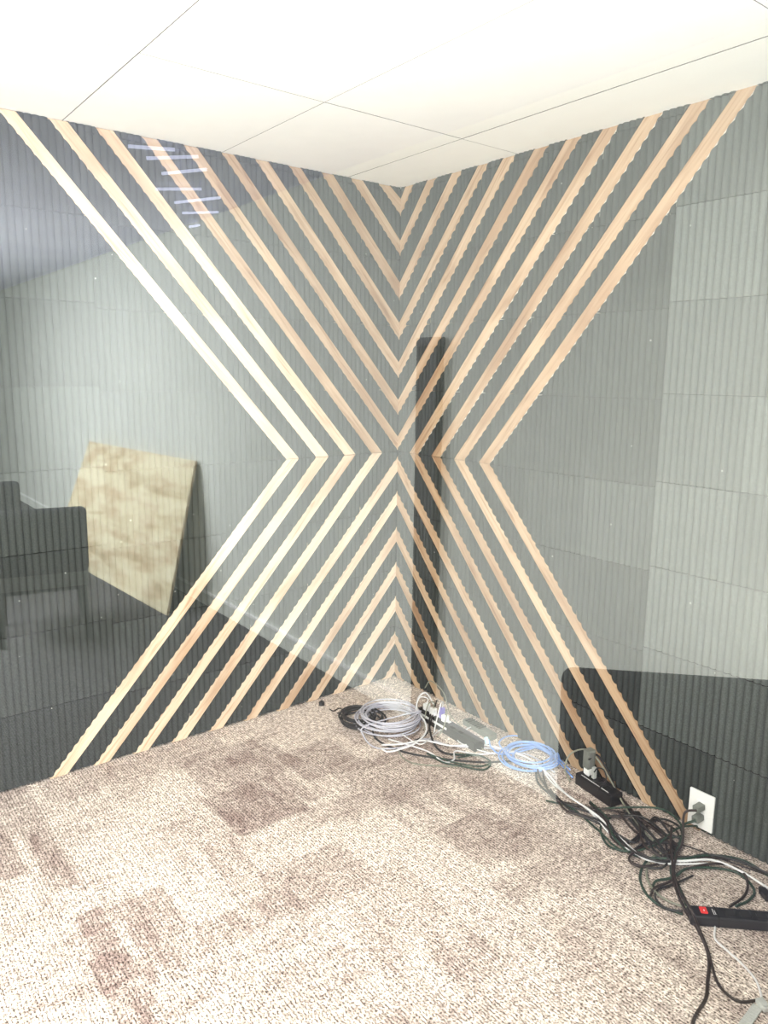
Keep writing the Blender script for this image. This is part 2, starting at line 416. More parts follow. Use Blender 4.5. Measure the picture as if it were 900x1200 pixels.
# ------------------------------------------------------------------ ceiling of the corner room: loose lay-in boards with thin dark joints
FT = 0.3048
bm = bmesh.new()
xs = [-0.1, 2.41*FT, 6.36*FT, PX-0.05]; ys = [0.1]+[-(1+2*k)*FT for k in range(6)]
ys[-1] = -3.35
rc = random.Random(3)
for i in range(len(xs)-1):
    for j in range(len(ys)-1):
        g = 0.0016
        z0 = H+rc.uniform(0.0, 0.0015)
        nf = len(bm.faces); box(bm, xs[i]+g, xs[i+1]-g, ys[j+1]+g, ys[j]-g, z0, H+0.02)
        bm.faces.ensure_lookup_table()
        for f in bm.faces[nf+2:nf+6]: f.material_index = 1
vs0 = len(bm.verts)
box(bm, -0.1, PX-0.05, -3.35, 0.1, H+0.021, H+0.05, mat=1)
mesh_obj('ceiling', bm, [M['ceil'], M['seam']], kind='structure')

# ------------------------------------------------------------------ carpet of the corner room
def rect_soft(x, y, x0, x1, y0, y1, e=0.012):
    def s(v): return max(0, min(1, v/e+0.5))
    return s(x-x0)*s(x1-x)*s(y-y0)*s(y1-y)
PATCH = [(-0.1, 0.33, -1.93, -1.81, .5), (0.33, 0.70, -1.905, -1.815, .75), (0.84, 1.10, -1.88, -1.80, .75), (1.04, 1.6, -1.90, -1.80, .7),
         (0.17, 0.50, -1.28, -0.93, .55), (0.36, 0.62, -0.93, -0.66, .6), (0.49, 0.78, -1.31, -1.02, .75), (0.22, 0.55, -2.2, -1.93, .6),
         (0.86, 1.09, -1.78, -1.62, .65), (1.09, 1.22, -1.80, -1.30, .5), (1.0, 1.25, -1.37, -1.05, .55), (1.16, 1.42, -0.75, -0.50, .6),
         (1.30, 1.68, -0.66, -0.40, .35), (0.60, 0.95, -0.80, -0.45, .45), (0.55, 1.2, -0.45, -0.30, .4), (1.5, 2.6, -0.5, 0.0, .35),
         (0.0, 0.20, -1.75, -1.05, .4), (1.55, 2.0, -1.7, -1.35, .25), (1.2, 1.5, -1.2, -0.95, .3), (0.30, 0.49, -0.60, -0.35, .4)]
nx, ny = 210, 264
cv = []; cf = []; cc = []
X0, X1, Y0, Y1 = -0.02, PX-0.05, -3.35, 0.02
for j in range(ny+1):
    for i in range(nx+1):
        x = X0+(X1-X0)*i/nx; y = Y0+(Y1-Y0)*j/ny
        tx, ty = math.floor((x-0.25)/0.5), math.floor((y+1.3)/0.5)
        vert = (tx+ty) % 2 == 0
        a, b = (3.2, 15) if vert else (13, 4)
        n1 = noise.noise(Vector((x*a+7*tx, y*b+3*ty, 1.7)))
        n2 = noise.noise(Vector((x*a*2.6, y*b*2.3, 5+tx)))
        n3 = noise.noise(Vector((x*2.1, y*2.4, 9)))
        v = 0.32+0.5*n1+0.30*n2+0.35*n3
        dk = max(0, min(1, (v-0.22)*1.5))*0.75
        for (x0, x1, y0, y1, s) in PATCH:
            r = rect_soft(x, y, x0, x1, y0, y1)
            if r > 0: dk = max(dk, dk*0.5+r*s*(0.85+0.5*n2))
        dk = max(0, min(1, dk))
        L = (0.71, 0.625, 0.56); D = (0.29, 0.215, 0.195)
        cc.extend((L[0]+(D[0]-L[0])*dk, L[1]+(D[1]-L[1])*dk, L[2]+(D[2]-L[2])*dk, 1))
        cv.append((x, y, 0.0))
for j in range(ny):
    for i in range(nx):
        k = j*(nx+1)+i; cf.append((k, k+1, k+nx+2, k+nx+1))
me = bpy.data.meshes.new('floor'); me.from_pydata(cv, [], cf); me.materials.append(M['carpet'])
ca = me.color_attributes.new('tone', 'FLOAT_COLOR', 'POINT'); ca.data.foreach_set('color', cc)
o = bpy.data.objects.new('floor', me); C.objects.link(o); o['kind'] = 'structure'

# ------------------------------------------------------------------ the glass and the wall that holds it
bm = bmesh.new()
wx0, wx1 = PX-0.05, PX+0.05
gy0, gy1, gz0, gz1 = -3.05, -0.36, 0.22, 2.28
box(bm, wx0, wx1, -5.0, gy0, 0, 2.5); box(bm, wx0, wx1, gy1, 0.13, 0, 2.5)
box(bm, wx0, wx1, gy0, gy1, 0, gz0); box(bm, wx0, wx1, gy0, gy1, gz1, 2.5)
mesh_obj('wall_front', bm, M['wall'], kind='structure')
bm = bmesh.new(); t = 0.03
box(bm, wx0-0.01, wx1+0.01, gy0, gy0+t, gz0, gz1); box(bm, wx0-0.01, wx1+0.01, gy1-t, gy1, gz0, gz1)
box(bm, wx0-0.01, wx1+0.01, gy0+t, gy1-t, gz0, gz0+t); box(bm, wx0-0.01, wx1+0.01, gy0+t, gy1-t, gz1-t, gz1)
win = mesh_obj('window_1', bm, M['trimw'], kind='structure')
bm = bmesh.new()
v = [bm.verts.new((PX, y, z)) for y, z in ((gy0+t, gz0+t), (gy1-t, gz0+t), (gy1-t, gz1-t), (gy0+t, gz1-t))]; bm.faces.new(v)
mesh_obj('glass_pane', bm, M['glass'], win, kind='structure')
bm = bmesh.new(); box(bm, -0.1, wx0, -3.45, -3.35, 0, 2.5); mesh_obj('wall_back', bm, M['wall'], kind='structure')

# ------------------------------------------------------------------ the viewer's room, seen mirrored in the glass
XE = 15.0; YE = -5.2; HC = 2.5
bm = bmesh.new(); box(bm, wx1, XE, WY, WY+0.12, 0, HC); mesh_obj('wall_side', bm, M['wall'], kind='structure')
bm = bmesh.new(); box(bm, XE, XE+0.1, YE, WY, 0, HC); mesh_obj('wall_far', bm, M['wall'], kind='structure')
bm = bmesh.new(); box(bm, wx1, XE, YE-0.1, YE, 0, HC); mesh_obj('wall_near', bm, M['wall'], kind='structure')
bm = bmesh.new(); box(bm, wx1, XE, YE, WY, HC, HC+0.1); mesh_obj('ceiling_outer', bm, M['hallceil'], kind='structure')
bm = bmesh.new(); box(bm, wx1, XE, YE, WY, -0.05, 0); mesh_obj('floor_outer', bm, M['hallcarpet'], kind='structure')
bm = bmesh.new(); box(bm, wx1, XE, WY-0.012, WY, 0, 0.085); box(bm, wx1, XE, WY-0.018, WY, 0.085, 0.1, mat=1)
mesh_obj('baseboard_side', bm, [M['wall'], M['trimw']], kind='structure')
def mir(x, y, z=0): return Vector((2*PX-x, y, z))

# plywood leaning on the side wall
q = [mir(-1.677, -0.572, 0.004), mir(-3.948, -0.686, 0.004), mir(-3.766, -0.372, 0.976), mir(-1.79, -0.285, 0.992)]
nrm = (q[1]-q[0]).cross(q[3]-q[0]).normalized()
if nrm.y > 0: nrm = -nrm
bm = bmesh.new(); uvl = bm.loops.layers.uv.new('UVMap')
a = [bm.verts.new(p) for p in q]; b = [bm.verts.new(p-nrm*0.018) for p in q]
f = bm.faces.new(a); f2 = bm.faces.new(b[::-1])
for ff in (f, f2):
    for lp in ff.loops: lp[uvl].uv = ((lp.vert.co-q[0]).dot((q[1]-q[0]).normalized()), (lp.vert.co-q[0]).dot((q[3]-q[0]).normalized()))
for i in range(4):
    ff = bm.faces.new((a[i], b[i], b[(i+1) % 4], a[(i+1) % 4])); ff.material_index = 1
bmesh.ops.recalc_face_normals(bm, faces=bm.faces[:])
tag(mesh_obj('plywood_sheet', bm, [M['ply'], M['plyedge']]), 'large tan plywood sheet leaning against the pale wall behind the dark chairs', 'plywood')

# slim black post
pc = mir(0.545, WY-0.024)
post = empty('black_post', pc, 'tall slim black post standing upright against the pale wall', 'post')
bm = bmesh.new(); box(bm, -0.066, 0.066, -0.02, 0.02, 0.03, 1.69, 0.006); mesh_obj('post', bm, M['post'], post)
bm = bmesh.new(); box(bm, -0.070, 0.070, -0.022, 0.022, 1.69, 1.725, 0.006); mesh_obj('cap', bm, M['postcap'], post)
bm = bmesh.new(); box(bm, -0.070, 0.070, -0.022, 0.022, 0.0, 0.03, 0.006); mesh_obj('base', bm, M['post'], post)

# upholstered guest chair: origin on floor under seat centre, front towards +Y
def make_chair(loc, rz, label, bw=0.5, top=0.82, bh=0.36, seat_mat='chairs'):
    root = empty('guest_chair', loc, label, 'chair', 'dark guest chairs reflected in the glass', (0, 0, rz))
    bm = bmesh.new(); hw = bw/2
    box(bm, -hw, hw, -0.25, 0.24, 0.33, 0.45, 0.025); mesh_obj('seat', bm, M[seat_mat], root, True)
    bm = bmesh.new()
    box(bm, -hw, hw, -0.035, 0.035, -bh/2, bh/2, 0.03, M4=Matrix.Translation((0, -0.29, top-bh/2)) @ Matrix.Rotation(math.radians(7), 4, 'X'))
    # gentle curve of the back
    for v in bm.verts: v.co.y += -0.03+0.5*v.co.x**2*0.6
    mesh_obj('backrest', bm, M['chairf'], root, True)
    for sx in (-1, 1):
        for sy in (-1, 1):
            bm = bmesh.new(); x = sx*(hw-0.03)
            p = [Vector((x, sy*0.20, 0.34)), Vector((x+sx*0.005, sy*0.215, 0.2)), Vector((x+sx*0.012, sy*0.235, 0.0))]
            tube(bm, p, 0.019, 8); mesh_obj('leg', bm, M['chairm'], root, True)
        bm = bmesh.new(); x = sx*(hw-0.05)
        tube(bm, catmull([Vector((x, -0.2, 0.39)), Vector((x, -0.265, 0.46)), Vector((x, -0.29, top-bh+0.06))], 6), 0.013, 8)
        mesh_obj('back_support', bm, M['chairm'], root, True)
    bm = bmesh.new(); box(bm, -hw+0.02, hw-0.02, -0.22, 0.22, 0.305, 0.332, 0.005); mesh_obj('seat_frame', bm, M['chairm'], root)
    return root
def chair_by_back(p1, p2, front, label, bw, top=0.8, bh=0.36, seat_mat='chairs'):
    """back panel runs from p1 to p2 in plan, the seat lies on the side of the point front"""
    c = (p1+p2)/2; d = (p2-p1); d.z = 0; d.normalize()
    n = Vector((-d.y, d.x, 0))
    if n.dot(front-c) < 0: n = -n
    root_pos = c+n*0.3; root_pos.z = 0
    return make_chair(root_pos, math.atan2(n.y, n.x)-math.pi/2, label, bw, top, bh, seat_mat)
chair_by_back(mir(-1.58, -1.60), mir(-1.47, -1.09), mir(-2.5, -1.05), 'dark fabric guest chair in front of the plywood sheet, the nearer of two', 0.5, 0.82, 0.39)
chair_by_back(mir(-2.78, -1.68), mir(-2.67, -1.18), mir(-3.6, -1.0), 'dark fabric guest chair at far left, half hidden behind another chair', 0.5, 0.83, 0.39)
chair_by_back(mir(1.75, -0.80), mir(2.12, -0.45), mir(2.9, -1.6), 'dark rounded chair back standing close to the glass at the right', 0.56, 0.80, 0.5, 'chairf')

# glowing slats added to stand in for bright reflection streaks
lo = fl(215, 232, HC-0.04)
lf = empty('louvered_light', mir(lo.x, lo.y, HC-0.04), 'louvred ceiling light of pale bluish slats, mirrored above the left strips', 'ceiling light')
for (xa, ya, xb, yb) in ((150, 172, 205, 176), (172, 186, 232, 184), (190, 204, 242, 199), (183, 222, 236, 222), (205, 238, 258, 232), (214, 250, 256, 249), (222, 266, 268, 260)):
    pa = fl(xa, ya, HC-0.03); pb = fl(xb, yb, HC-0.03)
    pa = mir(pa.x, pa.y, HC-0.03)-lf.location; pb = mir(pb.x, pb.y, HC-0.03)-lf.location
    bm = bmesh.new(); box(bm, 0, (pb-pa).length, -0.006, 0.006, -0.004, 0.008, 0.001, M4=frame_at(pa, pb-pa)); mesh_obj('louver', bm, M['louver'], lf)

# ------------------------------------------------------------------ wall outlet on the right wall
ol = empty('wall_outlet', W('right', 68.05, 3.5, 0.3), 'white duplex wall outlet with two grey plugs, low on the right wall', 'outlet')
bm = bmesh.new(); box(bm, -1.8*IN, 1.8*IN, -0.006, 0.002, -2.65*IN, 2.65*IN, 0.002); mesh_obj('cover_plate', bm, M['white'], ol)
for z in (0.8, -0.75):
    bm = bmesh.new(); box(bm, -0.66*IN, 0.66*IN, -0.0085, -0.005, (z-0.55)*IN, (z+0.55)*IN, 0.0015); r_ = mesh_obj('receptacle', bm, M['white'], ol)
    bm = bmesh.new()
    for x in (-0.25, 0.25): box(bm, (x-0.04)*IN, (x+0.04)*IN, -0.0088, -0.0084, (z-0.15)*IN, (z+0.2)*IN)
    mesh_obj('slots', bm, M['slot'], r_)

# ------------------------------------------------------------------ cables
def cord(pts, r, mat, label, cat='cable', name='power_cable', group=None, sub=8, world=False):
    P = [p if world else fl(p[0], p[1], p[2] if len(p) > 2 else r) for p in pts]
    P = catmull([Vector(p) for p in P], sub)
    for p in P: p.z = max(p.z, r+0.0005)
    o0 = P[0].copy(); o0.z = 0
    bm = bmesh.new(); tube(bm, [p-o0 for p in P], r, 8)
    o = mesh_obj(name, bm, mat, None, True); o.location = o0
    tag(o, label, cat, group); return o, P
def plug_child(parent, p, d, mat, L=0.03, w=0.022, h=0.018, name='plug', label=None):
    bm = bmesh.new(); mt = frame_at(p-parent.location, d)
    box(bm, 0, L, -w/2, w/2, -h/2, h/2, 0.003, M4=mt)
    o = mesh_obj(name, bm, mat, parent)
    if label: o['label'] = label
    return o
def coil_pts(c, r, turns, z0, dz, jr, jc, seed, sq=1.0, ph=0.0, n=14):
    rr = random.Random(seed); P = []
    ox = oy = 0; rk = r
    for i in range(int(turns*n)+1):
        if i % n == 0:
            ox = rr.uniform(-jc, jc); oy = rr.uniform(-jc, jc); rk = r*rr.uniform(1-jr, 1+jr)
        a = ph+2*math.pi*i/n
        P.append(Vector((c.x+ox+rk*math.cos(a), c.y+oy+rk*sq*math.sin(a), z0+dz*(i/(turns*n))+rr.uniform(-0.001, 0.002))))
    # soften jumps between turns
    Q = [P[0]]
    for i in range(1, len(P)-1): Q.append((P[i-1]+P[i]*2+P[i+1])/4)
    return Q+[P[-1]]
def V3(*a): return Vector(a)

# black coil at far left of the pile
c = fl(421, 846, 0.0)
cp = coil_pts(c, 0.085, 9, 0.006, 0.035, 0.25, 0.02, 3)
cord(cp+[fl(440, 865, .008), fl(470, 880, .006), fl(510, 888, .006), fl(560, 893, .005), fl(610, 893, .005), fl(640, 905, .005)], 0.0042, M['blackrub'],
     'coil of black cord beneath the left end of the pale grey coil', name='coiled_cable', world=True)
# pale grey coil
c = fl(456, 850, 0.0)
cp = coil_pts(c, 0.135, 13, 0.012, 0.055, 0.16, 0.02, 5, ph=1.0)
cord(cp+[fl(430, 850, .05), fl(426, 862, .02), fl(440, 876, .006), fl(470, 876, .01), fl(497, 866, .012), fl(530, 874, .008), fl(575, 877, .006), fl(620, 885, .006), fl(650, 905, .006)], 0.0033, M['greycord'],
     'large coil of pale lilac-grey network cable near the corner', name='coiled_cable', world=True)
# blue coil
c = fl(622, 893, 0.0)
cp = coil_pts(c, 0.098, 8, 0.010, 0.03, 0.2, 0.02, 8, ph=2.2)
bc, bp_ = cord([fl(573, 867, .03), fl(576, 876, .02), fl(590, 884, .015)]+cp+[fl(640, 880, .04), fl(652, 890, .03), fl(671, 911, .045)], 0.0036, M['bluecord'],
     'coiled blue network cable on the carpet by the right wall', name='coiled_cable', world=True)
plug_child(bc, fl(571, 872, .022), V3(-0.3, 0.1, 0.6), M['paleblue'], 0.03, 0.016, 0.012, 'connector', 'pale blue connector')
cord([(596, 886, .02), (585, 870, .03), (600, 862, .02), (625, 868, .01), (650, 885, .02), (668, 902, .045)], 0.0032, M['bluecord'], 'loose blue cable arching from the blue coil to the small power strip', name='network_cable')

# white cable rising by the corner power strip and long white run
cord([(509, 826, .07), (499, 812, .10), (490, 818, .09), (489, 832, .06), (498, 846, .05), (499, 858, .03), (488, 870, .02), (472, 877, .012), (455, 881, .006), (447, 877, .006)], 0.0040, M['whitecord'],
     'white cable looping down from the corner power strip in front of grey coil', name='network_cable')
cord([(447, 873, .012), (470, 872, .02), (497, 868, .02), (530, 874, .014), (560, 872, .012), (590, 878, .012), (618, 888, .02), (640, 905, .022), (663, 930, .02), (700, 956, .018), (735, 990, .02), (760, 1008, .02), (800, 1009, .022), (835, 1008, .02), (870, 1022, .012), (905, 1044, .006), (935, 1062, .005)], 0.0040, M['whitecord'],
     'long white cable running from the grey coil along the floor to the right', name='network_cable')
cord([(455, 866, .02), (500, 880, .012), (520, 893, .008), (532, 890, .01), (534, 880, .014), (560, 884, .008), (600, 882, .012), (630, 897, .014), (650, 920, .014), (690, 950, .012), (722, 985, .012), (750, 1003, .014), (780, 1012, .018), (830, 1012, .014)], 0.0034, M['whitecord'],
     'thin white cable looping under the long white cable beside the blue coil', name='network_cable')
cord([(470, 860, .035), (492, 872, .03), (505, 864, .02), (520, 855, .012), (545, 868, .012), (570, 864, .01), (553, 852, .012), (536, 866, .01), (552, 876, .01), (580, 884, .01)], 0.0024, M['whitecord'],
     'thin white wire wandering between the pale coil and the blue coil', name='thin_wire')
for k, (dx, dy, s) in enumerate(((0, 0, 1), (6, 4, 2))):
    cord([(500+dx, 905-22+dy, .008), (521, 900-10+dy, .012), (530+dx, 893+dy, .01), (560+dx, 898+dy, .006), (575, 893, .008), (560, 885, .01), (530+dx, 884+dy, .012)], 0.0034, M['greencord'],
         ['dark green speckled cord lying in a loop below the white cables', 'second dark green cord loop just right of the speckled green one'][k])
cord([(470, 872, .006), (468, 882, .006), (480, 893, .006), (505, 897, .005), (545, 898, .005), (575, 897, .005)], 0.003, M['tancord'], 'thin grey-brown wire curving below the grey coil', name='thin_wire')

# black cord bundle along the right wall towards the outlet
def bundle(base, n, dx, seed, r, mats, labels, zz=0.006):
    rr = random.Random(seed)
    for k in range(n):
        pts = [(x+rr.uniform(-dx, dx), y+rr.uniform(-dx, dx)*0.8, zz+rr.uniform(0, .022)) for x, y in base]
        cord(pts, r*rr.uniform(.9, 1.1), mats[k % len(mats)], labels[k])
bundle([(632, 893), (634, 915), (650, 937), (680, 948), (715, 953), (750, 960), (785, 985), (792, 1002)], 3, 5, 21, 0.0040, [M['brownrub'], M['blackrub']],
       ['brown cord leaving the blue coil, uppermost of the three toward the outlet', 'black cord leaving the blue coil, curving below the small power strip', 'dark brown cord leaving the blue coil, lowest of three toward the outlet'])
bundle([(690, 940), (712, 958), (722, 985), (745, 1000), (775, 1010), (800, 1008), (830, 1005), (870, 1012), (905, 1028)], 3, 5, 33, 0.0042, [M['blackrub'], M['brownrub'], M['greencord']],
       ['thick black cord sweeping from the small strip to the right edge', 'brown cord sweeping beside the thick black cord to the right edge', 'green-black cord sweeping under the black cords to the right edge'])
bundle([(720, 930), (745, 960), (757, 985), (772, 1000), (785, 1008)], 2, 4, 41, 0.004, [M['blackrub'], M['brownrub']],
       ['short black cord dropping from the small strip into the tangle', 'short brown cord beside the black one dropping into the tangle'])
bundle([(700, 905), (722, 925), (738, 948), (752, 965), (770, 985), (785, 1010)], 2, 3, 47, 0.004, [M['blackrub'], M['blackrub']],
       ['black cord passing behind the small strip at the foot of the wall', 'black cord hugging the foam wall behind the small strip'], .01)
bundle([(650, 930), (672, 952), (700, 962), (716, 975), (738, 985), (756, 972), (772, 962), (790, 972), (796, 990), (780, 1004)], 3, 7, 61, 0.004, [M['blackrub'], M['brownrub'], M['blackrub']],
       ['black cord winding through the tangle left of the wall outlet, widest loop', 'brown cord winding through the tangle left of the wall outlet', 'black cord winding low through the tangle left of the wall outlet'])
bundle([(728, 948), (742, 968), (762, 982), (784, 990), (778, 1012), (752, 1016), (742, 1004), (756, 992), (786, 984)], 2, 5, 67, 0.0038, [M['brownrub'], M['blackrub']],
       ['brown cord curled in a small loop in the thick of the tangle', 'black cord curled in a small loop in the thick of the tangle'])
# green cord wandering by the last strip
cord([(700, 948, .012), (740, 946, .03), (775, 948, .05), (795, 962, .05), (800, 978, .03), (785, 982, .02), (760, 988, .012), (738, 998, .012), (712, 990, .008), (704, 968, .008), (720, 955, .01)], 0.0036, M['greencord'],
     'dark green cord looping at the foot of the longest right strip')
cord([(640, 938, .01), (670, 947, .012), (700, 972, .012), (730, 997, .014), (768, 990, .02), (796, 970, .03), (830, 968, .02)], 0.0034, M['greencord'], 'speckled green cord along the edge of the cord tangle')
# arcs over the small power strip
cord([(668, 916, .01), (662, 900, .06), (668, 884, .10), (684, 878, .13), (697, 886, .12), (712, 908, .07), (726, 934, .03), (742, 960, .02), (765, 985, .02)], 0.0032, M['tancord'], 'grey cord arching high over the small power strip')
cord([(690, 890, .12), (700, 885, .12), (712, 903, .07), (722, 925, .035), (735, 950, .02), (752, 975, .02), (778, 1000, .02)], 0.0040, M['blackrub'], 'black cord arching down from the grey adapter behind small strip')
cord([(696, 905, .09), (701, 900, .10), (708, 903, .09), (710, 915, .06), (700, 926, .05)], 0.0026, M['blackrub'], 'small black lead curling from adapter onto the small strip', name='thin_wire')
# cords plugged in the outlet
oc = W('right', 68.05, 3.5, 0.3)
for k, (z, col, lab) in enumerate(((0.8, 'brownrub', 'brown cord plugged into upper socket of the wall outlet'), (-0.75, 'greencord', 'green-black cord plugged into lower socket of the wall outlet'))):
    p0 = oc+V3(0.004, -0.045, z*IN-0.004)
    pts = [p0+V3(0, 0.012, 0.002), p0, p0+V3(-0.03, -0.02, -0.02*(1+0.2*k)), fl(800, 985-6*k, .03), fl(792, 1000, .02), fl(786, 1015+6*k, .012), fl(796, 1040, .016), fl(806, 1060+5*k, .01)]
    o, _ = cord(pts, 0.0042, M[col], lab, world=True)
    plug_child(o, oc+V3(0.006, -0.009, z*IN+0.002), V3(-0.15, -1, -0.15), M['plugg'], 0.036, 0.026, 0.022, 'plug', 'grey moulded plug')
# purple-black thin cord to the right edge
cord([(780, 985, .012), (812, 994, .006), (850, 1008, .005), (900, 1026, .005), (940, 1042, .005)], 0.0028, M['brownrub'], 'thin dark wire running along the wall under the outlet', name='thin_wire')
# big ring of cord in front of the outlet
def ring(dx, dy, s, r, mat, lab, z=0.006):
    base = [(800, 1071), (775, 1062), (757, 1047), (750, 1028), (757, 1010), (775, 1003)]
    cord([(800+(x-800)*s+dx, 1038+(y-1038)*s+dy, z) for x, y in base], r, mat, lab)
ring(0, 0, 1.0, 0.0042, M['greencord'], 'green-black cord bowing around the left end of the black strip')
ring(6, -6, 0.97, 0.0036, M['tancord'], 'grey cord bowing just inside the green-black one', 0.012)
cord([(764, 1045, .008), (768, 1033, .012), (782, 1030, .014), (793, 1026, .02), (805, 1018, .02), (835, 1017, .012), (862, 1022, .008), (878, 1034, .006), (884, 1046, .006), (876, 1056, .006), (862, 1062, .006)], 0.0042, M['greencord'],
     'green cord forming the right side of the ring above black strip')
cord([(762, 1050, .012), (768, 1040, .014), (785, 1033, .016), (800, 1020, .02), (840, 1012, .016), (868, 1020, .012), (876, 1035, .008), (872, 1050, .006), (855, 1062, .006)], 0.0040, M['brownrub'],
     'brown cord forming the inner ring above the black strip')
cord([(800, 1068, .015), (780, 1064, .012), (768, 1052, .012), (772, 1042, .01), (790, 1036, .012), (812, 1026, .015)], 0.0036, M['blackrub'], 'black cord curl at the left end of the black strip')
# cords coming down the picture from the tangle
cord([(787, 968, .04), (786, 990, .03), (788, 1010, .03), (789, 1030, .025), (795, 1050, .02), (806, 1072, .012), (818, 1090, .006), (828, 1112, .005), (831, 1130, .005), (829, 1150, .005), (827, 1170, .005), (815, 1190, .005), (808, 1212, .005)], 0.0044, M['brownrub'],
     'dark cord running down toward the viewer past the black power strip')
cord([(793, 1000, .03), (790, 1022, .03), (797, 1046, .025), (810, 1066, .06), (820, 1090, .01), (829, 1112, .014), (834, 1130, .006), (840, 1150, .005), (852, 1165, .005), (868, 1174, .005), (888, 1172, .005)], 0.0038, M['brownrub'],
     'brown cord parting from the dark cord and curving right to the adapter')
cord([(838, 1086, .006), (838, 1100, .004), (850, 1112, .004), (868, 1128, .004), (884, 1146, .004), (891, 1162, .004), (893, 1172, .006)], 0.0030, M['whitecord'],
     'thin white cable from under the black strip to the adapter', name='network_cable')
ad, _ = cord([(888, 1172, .008), (900, 1180, .008), (925, 1195, .006)], 0.006, M['greylight'], 'pale grey adapter lead at the lower right edge', name='adapter_lead')
plug_child(ad, fl(889, 1171, .012), (fl(900, 1184)-fl(889, 1171)), M['greylight'], 0.035, 0.022, 0.014, 'connector')
bm = bmesh.new(); p0 = fl(888, 1180, .003); p1 = fl(858, 1222, .003)
box(bm, 0, (p1-p0).length, -0.012, 0.012, -0.002, 0.004, 0.001, M4=frame_at(V3(0, 0, 0), p1-p0))
o = mesh_obj('flat_strap', bm, M['greylight']); o.location = p0; tag(o, 'flat translucent grey strap lying on the carpet at the lower right', 'strap')
# black connector pieces
for (px, py, dx, lab) in ((748, 957, 1, 'black inline connector with a white tip near the longest right strip'), (897, 1048, 2, 'black plug lying at the right edge above the black strip')):
    p = fl(px, py, .012); root = empty('inline_connector', (p.x, p.y, 0), lab, 'connector')
    bm = bmesh.new(); mt = frame_at(V3(0, 0, .012), V3(1, -0.7, 0)); box(bm, -0.022, 0.022, -0.011, 0.011, -0.011, 0.011, 0.004, M4=mt); mesh_obj('housing', bm, M['black'], root)
    bm = bmesh.new(); box(bm, -0.03, -0.022, -0.007, 0.007, -0.006, 0.006, 0.001, M4=mt); mesh_obj('tip', bm, M['white' if dx == 1 else 'black'], root)
p = fl(377, 824, .01)
bm = bmesh.new(); tube(bm, [V3(0, 0, 0.001), V3(0, 0, 0.016)], 0.014, 16); tube(bm, [V3(0, 0, 0.016), V3(0, 0, 0.022)], 0.008, 12)
o = mesh_obj('rubber_foot', bm, M['blackrub']); o.location = (p.x, p.y, 0); tag(o, 'small round black rubber foot lying by the left wall', 'rubber foot')
cord([(386, 831, .003), (391, 833, .006), (398, 830, .003), (402, 834, .003), (395, 836, .003)], 0.0028, M['brownrub'], 'short scrap of dark wire left of the coils', name='wire_scrap')

# ------------------------------------------------------------------ power strips
def place(name, p0, p1, label):
    d = (p1-p0); d.z = 0
    root = empty(name, (p0.x, p0.y, 0), label, 'power strip', rot=(0, 0, math.atan2(d.y, d.x)))
    return root, d.length
# corner strip: black body, white side line, many plugs
root, L = place('power_strip', fl(492, 838), fl(562, 880), 'long black and white power strip in the corner, crowded with plugs')
bm = bmesh.new(); box(bm, 0, L, -0.028, 0.028, 0, 0.042, 0.004); mesh_obj('body', bm, M['black'], root)
bm = bmesh.new(); box(bm, 0.01, L*0.55, -0.0305, -0.027, 0.026, 0.036); mesh_obj('side_stripe', bm, M['white'], root)
bm = bmesh.new(); box(bm, 0.02, L*0.5, 0.002, 0.018, 0.041, 0.046, 0.001); mesh_obj('top_strip', bm, M['white'], root)
for k in range(6):
    x = 0.03+k*0.055
    bm = bmesh.new(); box(bm, x-0.012, x+0.012, -0.02, -0.004, 0.0415, 0.0435, 0.0006); mesh_obj('socket', bm, M['slot'], root)
for k, (x, y, h, mt, lab) in enumerate(((0.05, 0.0, 0.03, 'white', 'white square plug nearest the corner on the corner power strip'), (0.11, -0.01, 0.034, 'white', 'white square plug beside the violet plug, on its corner side'),
                                   (0.155, 0.005, 0.05, 'purple', 'violet plug standing in the corner power strip'), (0.19, -0.005, 0.03, 'white', 'white square plug beside the violet plug, away from the corner'))):
    bm = bmesh.new(); w = 0.010 if mt == 'purple' else 0.013
    box(bm, -w, w, -w, w, 0.0, h, 0.002)
    base = Matrix.LocRotScale(root.location, root.rotation_euler, None) @ Vector((x, y, 0.0465))
    o = mesh_obj('plug', bm, M[mt]); o.location = base; o.rotation_euler = root.rotation_euler; tag(o, lab, 'plug', 'plugs in the corner power strip')
    wire = base+Vector((0, 0, h-0.002))
    side = V3(0.3, -0.6, 0)*0.12
    cord([wire, wire+V3(0.005, 0, 0.03), wire+side*0.5+V3(0.02*k-0.03, 0, 0.035), wire+side*0.8+V3(0.02*k-0.04, 0.0, -0.03), Vector((base.x+side.x, base.y-0.08, 0.01))], 0.0026, M['tancord' if k % 2 else 'whitecord'],
         ['thin white lead rising from the plug nearest the corner', 'thin grey lead rising from the white plug before the violet one', 'thin white lead rising from the violet plug', 'thin grey lead rising from the white plug after the violet one'][k], name='thin_wire', world=True)
